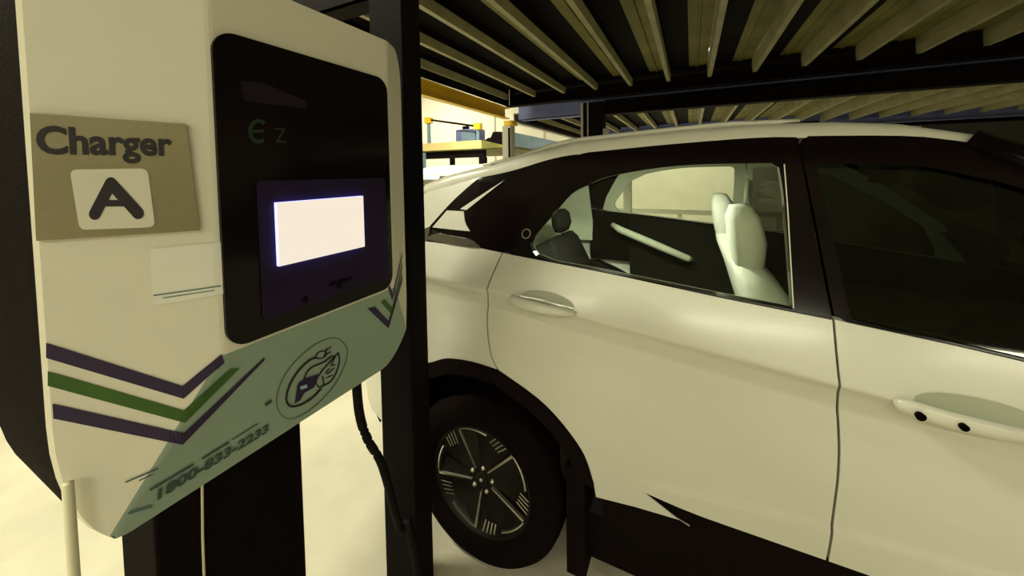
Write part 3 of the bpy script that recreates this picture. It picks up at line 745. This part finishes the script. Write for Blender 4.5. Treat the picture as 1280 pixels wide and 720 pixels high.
    # white pillar side behind the hatch gap
    def sr(z): return interp(z, [.3, .5, .72, .95, 1.1, 1.25, 1.38, 1.46], [-.72, -.80, -.79, -.77, -.72, -.60, -.46, -.36])
    rearE = [(sr(1.18+.025*k)+.10, 1.18+.025*k) for k in range(10)]
    hat2 = shift(curve(hat, 6), -.004)
    g = coons([rearE[0], (hat2[0][0], hat2[0][1]-.0)], [rearE[-1], (hat2[-1][0]-.01, hat2[-1][1])], rearE, hat2, 20, 20)
    panel('tailgate_side', g, M['paint'], sd, depth=.03)
    g = coons([(-.70, zb(-.7)), (hat[0][0], zb(hat[0][0]))], [(-.60, 1.165), hat[0]], [(-.70, zb(-.7)), (-.60, 1.165)], [(hat[0][0], zb(hat[0][0])), hat[0]], 10, 6)
    panel('lamp_housing', g, M['lens'], sd, push=-.004, depth=.02)

    # door handles
    def on(s, z, d=0): return Vector((s, sd*(yside(s, z)+d), z))
    def handle(door, hs, hz, slope, ln, key):
        def at(t, dz, d): s = hs+t*ln; return on(s, hz+slope*t*ln+dz, d)
        # recess dish, its shade put into a darker colour
        v, f = [], []; nn = 20
        for q, (k, d) in enumerate(((1.0, .0015), (.86, -.004), (.55, -.012), (.0, -.016))):
            for i in range(nn):
                a = 2*math.pi*i/nn
                s = hs+ln*(.55+.42*k*math.cos(a)); z = hz+slope*(s-hs)+.008+.030*k*math.sin(a); v.append((s, sd*(yside(s, z)+.0035+d*.0), z) if q == 0 else (s, sd*(yside(s, z)+.003+d*.15), z))
        for q in range(3):
            for i in range(nn): f.append((q*nn+i, q*nn+(i+1) % nn, (q+1)*nn+(i+1) % nn, (q+1)*nn+i))
        cup = new('handle_recess', v, f, M['handle_cup'], door, True)
        bm = bmesh.new(); prof = [(-.02, .004), (0, .014), (.08, .019), (.3, .019), (.6, .017), (.85, .013), (1.0, .007)]; rings = []
        for t, hgt in prof:
            bow = .010+.030*math.sin(math.pi*min(1, max(0, t+.04))/1.06)**.6; c0 = at(t, -.006+.010*math.sin(math.pi*max(0, t))*0, 0); c0 = Vector(c0)
            rings.append([bm.verts.new(c0+Vector((0, sd*(bow-.010+.012*math.cos(a)), hgt*math.sin(a)))) for a in [2*math.pi*i/12 for i in range(12)]])
        for a, b in zip(rings, rings[1:]):
            for i in range(12): bm.faces.new((a[i], a[(i+1) % 12], b[(i+1) % 12], b[i]))
        bm.faces.new(rings[0]); bm.faces.new(rings[-1])
        hd = from_bm('handle', bm, M['paint'], door, True)
        if key:
            p_ = at(.10, -.006, .040); lathe('key_lock', [(0, .002), (.008, .002), (.009, -.006)], M['black'], door, 18, 'y', tuple(p_))
            p_ = at(.36, -.006, .042); lathe('handle_button', [(0, .002), (.007, .002), (.0075, -.006)], M['black'], door, 18, 'y', tuple(p_))
    if sd < 0: M['handle_cup'] = mat('handle_recess_shade', (.42, .45, .34), .4, coat=.5, var=.02)
    h1 = cp(640, 371); h2 = cp(720, 388)
    handle(rd, h1[0], h1[1], (h2[1]-h1[1])/(h2[0]-h1[0]), h2[0]-h1[0], False)
    h3 = cp(1119, 499); handle(fd, h3[0], h3[1], -.06, .25, True)
    # door mirror
    bm = bmesh.new()
    rings = []
    for t, w_, h_ in ((0, .03, .05), (.03, .07, .075), (.10, .09, .085), (.17, .085, .075), (.21, .04, .05)):
        c0 = Vector((1.78-.03*t, sd*(HW-.06+t), 1.06)); rings.append([bm.verts.new(c0+Vector((w_*math.cos(a), 0, h_*math.sin(a)))) for a in [2*math.pi*i/16 for i in range(16)]])
    for a, b in zip(rings, rings[1:]):
        for i in range(16): bm.faces.new((a[i], a[(i+1) % 16], b[(i+1) % 16], b[i]))
    bm.faces.new(rings[0]); bm.faces.new(rings[-1]); from_bm('door_mirror', bm, M['paint'], car, True)
    # headlamp
    g = coons([(2.98, .60), (3.16, .60)], [(2.98, .70), (3.14, .70)], [(2.98, .60), (2.98, .70)], [(3.16, .60), (3.14, .70)], 6, 4)
    panel('headlamp', g, M['glass'], sd, push=.004, depth=.01)

# roof
sR = [-.36, -.28, -.2, -.1, 0, .15, .3, .5, .7, .9, 1.1, 1.25, 1.40]
v, f = [], []; NU = 24
prof_u = []
for s in sR:
    z0 = zrb(s); y0 = yside(s, z0)
    hgt = interp(s, [-.36, 0, .4, 1.1, 1.40], [.05, .045, .05, .045, .03]); crown = .025
    row = [(-1, 0)]
    pts = [(y0, z0-.004), (y0-.006, z0+hgt*.55), (y0-.022, z0+hgt*.92), (y0-.05, z0+hgt*1.04)]
    inner = [(y0-.05)*(1-k/7) for k in range(1, 8)]
    pts += [(q, z0+hgt*1.04+crown*(1-(q/(y0-.05))**2)) for q in inner]
    full = [(-a, b) for a, b in pts]+[(a, b) for a, b in reversed(pts[:-1])]
    v += [(s, a, b) for a, b in full]; NP = len(full)
for i in range(len(sR)-1):
    for k in range(NP-1): f.append((i*NP+k, (i+1)*NP+k, (i+1)*NP+k+1, i*NP+k+1))
new('roof', v, [q[::-1] for q in f], M['paint'], car, True)
v2 = [(a, b*.96, c-.03) for a, b, c in v]; new('headliner', v2, f, M['trim'], car, True)
def ztop(s): z0 = zrb(s); return z0+.05
for sd in (-1, 1):
    pts = []
    for k in range(25):
        s = -.08+k*(1.02-(-.08))/24; pts.append((s, sd*(yside(s, zrb(s))-.055), ztop(s)+.005*math.sin(math.pi*min(1, max(0, (k/24)*6 if k < 4 else (24-k)/24*6 if k > 20 else 3)) / 6 if (k < 4 or k > 20) else math.pi/2)))
    rl = tube('roof_rail', pts, .010, M['black'] if False else M['paint'], car, 8)
    for k in (1, 24):
        p = pts[k]; box('rail_foot', (p[0]-.05, p[1]-.011, ztop(p[0])-.035), (p[0]+.05, p[1]+.011, p[2]), M['black'], rl, .004)
# rear: tailgate, window, bumper, spoiler
def rear_grid(name, z0, z1, m, nz=10, nu=24, out=0, umax=1.0, edge=.10):
    v, f = [], []
    for j in range(nz+1):
        z = z0+(z1-z0)*j/nz; hw = yside(sr(z)+edge, z)*umax
        for i in range(nu+1):
            u = -1+2*i/nu; s = sr(z)-out+edge*abs(u)**4; v.append((s, u*hw, z))
    for j in range(nz):
        for i in range(nu): f.append((j*(nu+1)+i, j*(nu+1)+i+1, (j+1)*(nu+1)+i+1, (j+1)*(nu+1)+i))
    return new(name, v, f, m, car, True)
rear_grid('rear_bumper', .30, .60, M['black'], edge=.10)
tg = rear_grid('tailgate', .60, 1.14, M['paint'])
rear_grid('tailgate_upper', 1.14, 1.20, M['paint'])
rear_grid('rear_window', 1.20, 1.40, M['dark_glass'], umax=.999)
rear_grid('spoiler', 1.40, 1.475, M['paint'], out=.02)
bm = bmesh.new(); bm_box(bm, (-.84, -.26, .72), (-.80, .26, .84), .01); from_bm('number_plate', bm, M['paper'], car)
for sd in (-1, 1):
    bm = bmesh.new(); bm_box(bm, (-.80, sd*.50-.16, .98), (-.72, sd*.50+.16, 1.05), .015); from_bm('rear_lamp', bm, M['lamp_red'], car)
# front: windscreen, bonnet, grille, bumper
v, f = [], []; n = 12
for j in range(9):
    t = j/8; s = 1.40+(2.14-1.40)*t; z = zrb(1.40)+.03+(1.0-zrb(1.40)-.03)*t; hw = (yside(1.40, zrb(1.40))-.01)*(1-t)+.80*t
    for i in range(n+1): u = -1+2*i/n; v.append((s+.06*(1-u*u)*t, u*hw, z+.012*(1-u*u)))
for j in range(8):
    for i in range(n): f.append((j*(n+1)+i, j*(n+1)+i+1, (j+1)*(n+1)+i+1, (j+1)*(n+1)+i))
new('windscreen', v, f, M['dark_glass'], car, True)
for sd in (-1, 1):
    tube('windscreen_pillar', [(1.38, sd*(yside(1.40, zrb(1.40))-.012), zrb(1.40)+.015), (1.76, sd*.745, 1.30), (2.12, sd*.80, zb(2.1)+.01)], [.03, .035, .045], M['black_gloss'], car, 8)
v, f = [], []
for j in range(13):
    t = j/12; s = 2.06+1.16*t; ze = zb(min(s, 3.12))-.004; hw = yside(min(s, 3.12), ze)-.004
    for i in range(17): u = -1+2*i/16; v.append((s-.10*u*u*t, u*hw, ze+.075*(1-abs(u)**2.2)*(1-.45*t)))
for j in range(12):
    for i in range(16): f.append((j*17+i, j*17+i+1, (j+1)*17+i+1, (j+1)*17+i))
new('bonnet', v, f, M['paint'], car, True)
def front_grid(name, z0, z1, m):
    v, f = [], []
    for j in range(9):
        z = z0+(z1-z0)*j/8; sf = interp(z, [.25, .45, .65, .82], [3.26, 3.34, 3.32, 3.24]); hw = yside(3.14, z)
        for i in range(25): u = -1+2*i/24; v.append((sf-(sf-3.14)*abs(u)**3.2, u*hw, z))
    for j in range(8):
        for i in range(24): f.append((j*25+i, j*25+i+1, (j+1)*25+i+1, (j+1)*25+i))
    return new(name, v, f, m, car, True)
front_grid('front_bumper', .25, .62, M['paint']); front_grid('front_panel', .62, .84, M['paint'])
bm = bmesh.new(); bm_box(bm, (3.30, -.5, .32), (3.355, .5, .44), .01); from_bm('grille', bm, M['black'], car)
# floor pan and front bay
bm = bmesh.new(); bm_box(bm, (.40, -.82, .16), (2.14, .82, .32)); bm_box(bm, (-.70, -.40, .34), (.42, .40, .46)); bm_box(bm, (2.14, -.40, .24), (3.16, .40, .40)); from_bm('underbody', bm, M['black'], car)
bm = bmesh.new(); bm_box(bm, (2.05, -.70, .30), (2.10, .70, .96)); from_bm('bulkhead', bm, M['black'], car)
bm = bmesh.new(); bm_box(bm, (-.62, -.60, .78), (.05, .60, .82)); from_bm('boot_floor', bm, M['dark_int'], car)

# wheels (first one with detail, then copies)
def wheel():
    ro, ri = .322, .212
    tire = lathe('wheel', [(ri-.004, -.095), (ri+.02, -.108), (ro-.05, -.112), (ro-.018, -.10), (ro-.004, -.08), (ro, -.05), (ro, .05), (ro-.004, .08), (ro-.018, .10), (ri+.01, .108), (ri-.004, .095), (ri-.004, -.095)], M['tire'], car, 64)
    lathe('rim', [(ri-.002, -.096), (ri-.008, -.094), (ri-.018, -.080), (ri-.03, -.060), (.06, -.068), (.03, -.075), (0, -.075)], M['rimdark'], tire, 64)
    # five thin machined spokes, each with an arc edge and a fan of slits
    me = {}
    for k in range(5):
        a0 = math.radians(118+72*k)
        def pol(r, a, y): return Vector((r*math.cos(a), y, r*math.sin(a)))
        bm = bmesh.new()
        for (ra, aa, rb_, ab, w0, w1) in ((.045, .10, .196, .0, .0022, .0045),):
            p, q = pol(ra, a0+aa, -.082), pol(rb_, a0+ab, -.088); n_ = (q-p).cross(Vector((0, 1, 0))).normalized()
            vs_ = [bm.verts.new(x) for x in (p+n_*w0, q+n_*w1, q-n_*w1, p-n_*w0, p+n_*w0+Vector((0, .012, 0)), q+n_*w1+Vector((0, .012, 0)), q-n_*w1+Vector((0, .012, 0)), p-n_*w0+Vector((0, .012, 0)))]
            for fc in ((0, 1, 2, 3), (0, 4, 5, 1), (1, 5, 6, 2), (2, 6, 7, 3), (3, 7, 4, 0)): bm.faces.new([vs_[i] for i in fc])
        from_bm('spoke', bm, M['chrome'], tire)
        bm = bmesh.new(); L_ = 12                       # blade behind the spoke edge, dark
        vv = [pol(.05, a0-.35, -.070), pol(.05, a0+.12, -.078), pol(.197, a0+.01, -.084), pol(.19, a0-.34, -.064)]
        bm.faces.new([bm.verts.new(x) for x in vv]); from_bm('spoke_blade', bm, M['rimdark'], tire)
        bm = bmesh.new(); rr = []
        for i in range(L_+1):
            t = a0-.02-.62*i/L_; r_ = .199-.010*(i/L_)
            rr.append((bm.verts.new(pol(r_+.002, t, -.088)), bm.verts.new(pol(r_-.003, t, -.089)), bm.verts.new(pol(r_-.003, t, -.078))))
        for a, b in zip(rr, rr[1:]): bm.faces.new((a[0], a[1], b[1], b[0])); bm.faces.new((a[1], a[2], b[2], b[1]))
        from_bm('rim_edge', bm, M['chrome'], tire)
        for q in range(4):
            t = a0+.16+.085*q; p, r_ = pol(.200-.001*q, t, -.086), pol(.150+.004*q, t+.10, -.082); n_ = (p-r_).cross(Vector((0, 1, 0))).normalized()*.0024
            bm = bmesh.new(); bm.faces.new([bm.verts.new(x) for x in (p+n_, r_+n_, r_-n_, p-n_)]); from_bm('rim_slit', bm, M['chrome'], tire)
        c_ = pol(.046, a0+.6, -.078); lathe('lug_nut', [(0, -.006), (.006, -.006), (.0075, .004)], M['chrome'], tire, 10, 'y', tuple(c_))
    lathe('hub_cap', [(0, -.084), (.018, -.083), (.024, -.078), (.026, -.070)], M['rimdark'], tire, 20)
    lathe('hub_badge', [(0, -.0855), (.006, -.0855), (.0065, -.083)], M['chrome'], tire, 10)
    return tire
w0 = wheel(); WY = HW-.115
w0.location = (0, -WY, .322)
for x, s in ((2.58, -1), (0, 1), (2.58, 1)):
    c_ = copy_tree(w0, car); c_.location = (x, s*WY, .322)
    if s > 0: c_.rotation_euler = (0, 0, math.pi)

# ---- cabin
def blob(name, secs, m, parent, seg=16, pw=.55):        # lofted rounded sections: (centre, half x, half y) stacked
    bm = bmesh.new(); rings = []
    for c0, hx, hy in secs:
        rg = []
        for i in range(seg):
            a = 2*math.pi*i/seg; ca, sa = math.cos(a), math.sin(a)
            rg.append(bm.verts.new(Vector(c0)+Vector((hx*math.copysign(abs(ca)**pw, ca), hy*math.copysign(abs(sa)**pw, sa), 0))))
        rings.append(rg)
    for a, b in zip(rings, rings[1:]):
        for i in range(seg): bm.faces.new((a[i], a[(i+1) % seg], b[(i+1) % seg], b[i]))
    bm.faces.new(rings[0]); bm.faces.new(rings[-1])
    return from_bm(name, bm, m, parent, True)
def seat(x, y, m):
    se = blob('seat', [((x+.42, y, .40), .24, .24), ((x+.42, y, .50), .27, .26), ((x+.42, y, .56), .25, .25), ((x+.42, y, .575), .2, .2)], m, car)
    blob('seat_back', [((x+.20, y, .50), .07, .24), ((x+.14, y, .75), .085, .255), ((x+.07, y, .98), .08, .25), ((x+.02, y, 1.08), .065, .20), ((x-.005, y, 1.13), .045, .13), ((x-.01, y, 1.15), .02, .08)], m, se)
    blob('headrest', [((x-.005, y, 1.10), .03, .09), ((x-.005, y, 1.14), .05, .115), ((x-.01, y, 1.22), .06, .125), ((x-.022, y, 1.30), .055, .115), ((x-.03, y, 1.345), .035, .08), ((x-.03, y, 1.352), .01, .03)], m, se)
hs = hit(936, 300, 1, YC+HW-.38).x-XA
seat(hs, -.38, M['seat']); seat(hs-.02, .38, M['seat'])
rs = blob('rear_bench', [((.28, 0, .42), .25, .62), ((.28, 0, .52), .27, .64), ((.28, 0, .56), .24, .6)], M['dark_int'], car)
blob('bench_back', [((.06, 0, .50), .08, .62), ((.0, 0, .85), .08, .64), ((-.06, 0, 1.02), .06, .60), ((-.07, 0, 1.06), .03, .56)], M['dark_int'], rs)
for y in (-.40, .40):
    blob('bench_headrest', [((-.09, y, 1.08), .03, .10), ((-.09, y, 1.13), .045, .125), ((-.10, y, 1.20), .04, .12), ((-.105, y, 1.225), .02, .09)], M['dark_int'], rs)
    for d in (-.05, .05): tube('headrest_post', [(-.085, y+d, 1.03), (-.09, y+d, 1.10)], .006, M['chrome'], rs, 6)
# far door trim with a pale pull bar, mirrored on the near door
for sd in (1, -1):
    g = coons([(.30, .40), (1.95, .40)], [(.30, zb(.3)-.01), (1.95, zb(1.95)-.01)], [(.30, .40), (.30, zb(.3)-.01)], [(1.95, .40), (1.95, zb(1.95)-.01)], 16, 6)
    panel('door_trim', g, M['dark_int'], sd, push=-.075, depth=0)
    a = hit(768, 281, 1, YC+2*HW-.14); b = hit(860, 321, 1, YC+2*HW-.14)
    pts = [(a.x-XA-.01, sd*(HW-.16), a.z+.004), (a.x-XA+.05, sd*(HW-.20), a.z-.025), ((a.x+b.x)/2-XA, sd*(HW-.21), (a.z+b.z)/2), (b.x-XA, sd*(HW-.20), b.z), (b.x-XA+.02, sd*(HW-.16), b.z-.01)]
    tube('pull_bar', pts, [.018, .026, .027, .024, .015], M['trim'], car, 10)
    g = coons([(-.45, .95), (.02, .95)], [(-.30, 1.40), (.02, 1.46)], [(-.45, .95), (-.30, 1.40)], [(.02, .95), (.02, 1.46)], 10, 10)
    panel('rear_pillar_trim', g, M['trim'], sd, push=-.06, depth=0)
    tube('seat_belt', [(1.02, sd*(yside(1.02, 1.42)-.05), 1.42), (1.0, sd*(HW-.13), .9), (.98, sd*(HW-.13), .5)], .012, M['trim'], car, 6)
db = blob('dashboard', [((1.86, 0, .55), .14, .72), ((1.84, 0, .80), .2, .74), ((1.90, 0, .96), .2, .73), ((1.92, 0, .99), .15, .68)], M['dark_int'], car)
bm = bmesh.new(); bm_tube(bm, [Vector((1.52+.07*math.sin(a), -.38+.18*math.cos(a), .90+.165*math.sin(a))) for a in [2*math.pi*i/28 for i in range(29)]], .014, 8, False); from_bm('steering_wheel', bm, M['dark_int'], car, True)
dl = box('cabin_fill_lamp', (.34, -.18, zrb(.40)-.008), (.46, -.06, zrb(.40)+.02), M['tube'], car, .004)  # added lamp to brighten the seats, no such lamp seen
ld = bpy.data.lights.new('cabin_fill_light', 'AREA'); ld.size = .12; ld.energy = 13; ld.color = (.95, 1.0, .78)
lo = bpy.data.objects.new('cabin_fill_light', ld); COL.objects.link(lo); lo.parent = car; lo.location = (.40, -.16, zrb(.40)-.012)
box('rear_view_mirror', (1.40, -.11, 1.42), (1.43, .11, 1.48), M['dark_int'], car, .01)

# white guard rail in front of the back wall, and an added dark sheet for the unlit right of that wall
g = empty('guard_rail', (.6, 7.9, 0)); tag(g, 'long low white guard rail before the back wall, seen through the car', 'rail')
box('rail', (-2.6, -.02, .62), (2.6, .02, .72), M['white_metal'], g); 
for x in (-2.4, -.8, .8, 2.4): box('post', (x-.04, .021, 0), (x+.04, .09, .70), M['white_metal'], g)
tag(box('wall_unlit_sheet', (2.9, 7.2, 0), (X1, 7.35, ZC), M['dark_wall'], bev=0), kind='structure')
# second car, far left behind the column
c2 = copy_tree(car); c2.name = 'white_car'
c2.location = (-3.65, 5.05, 0); c2.rotation_euler = (0, 0, math.radians(90))
tag(c2, 'white car parked far behind, below the pale yellow edged platform', 'car')
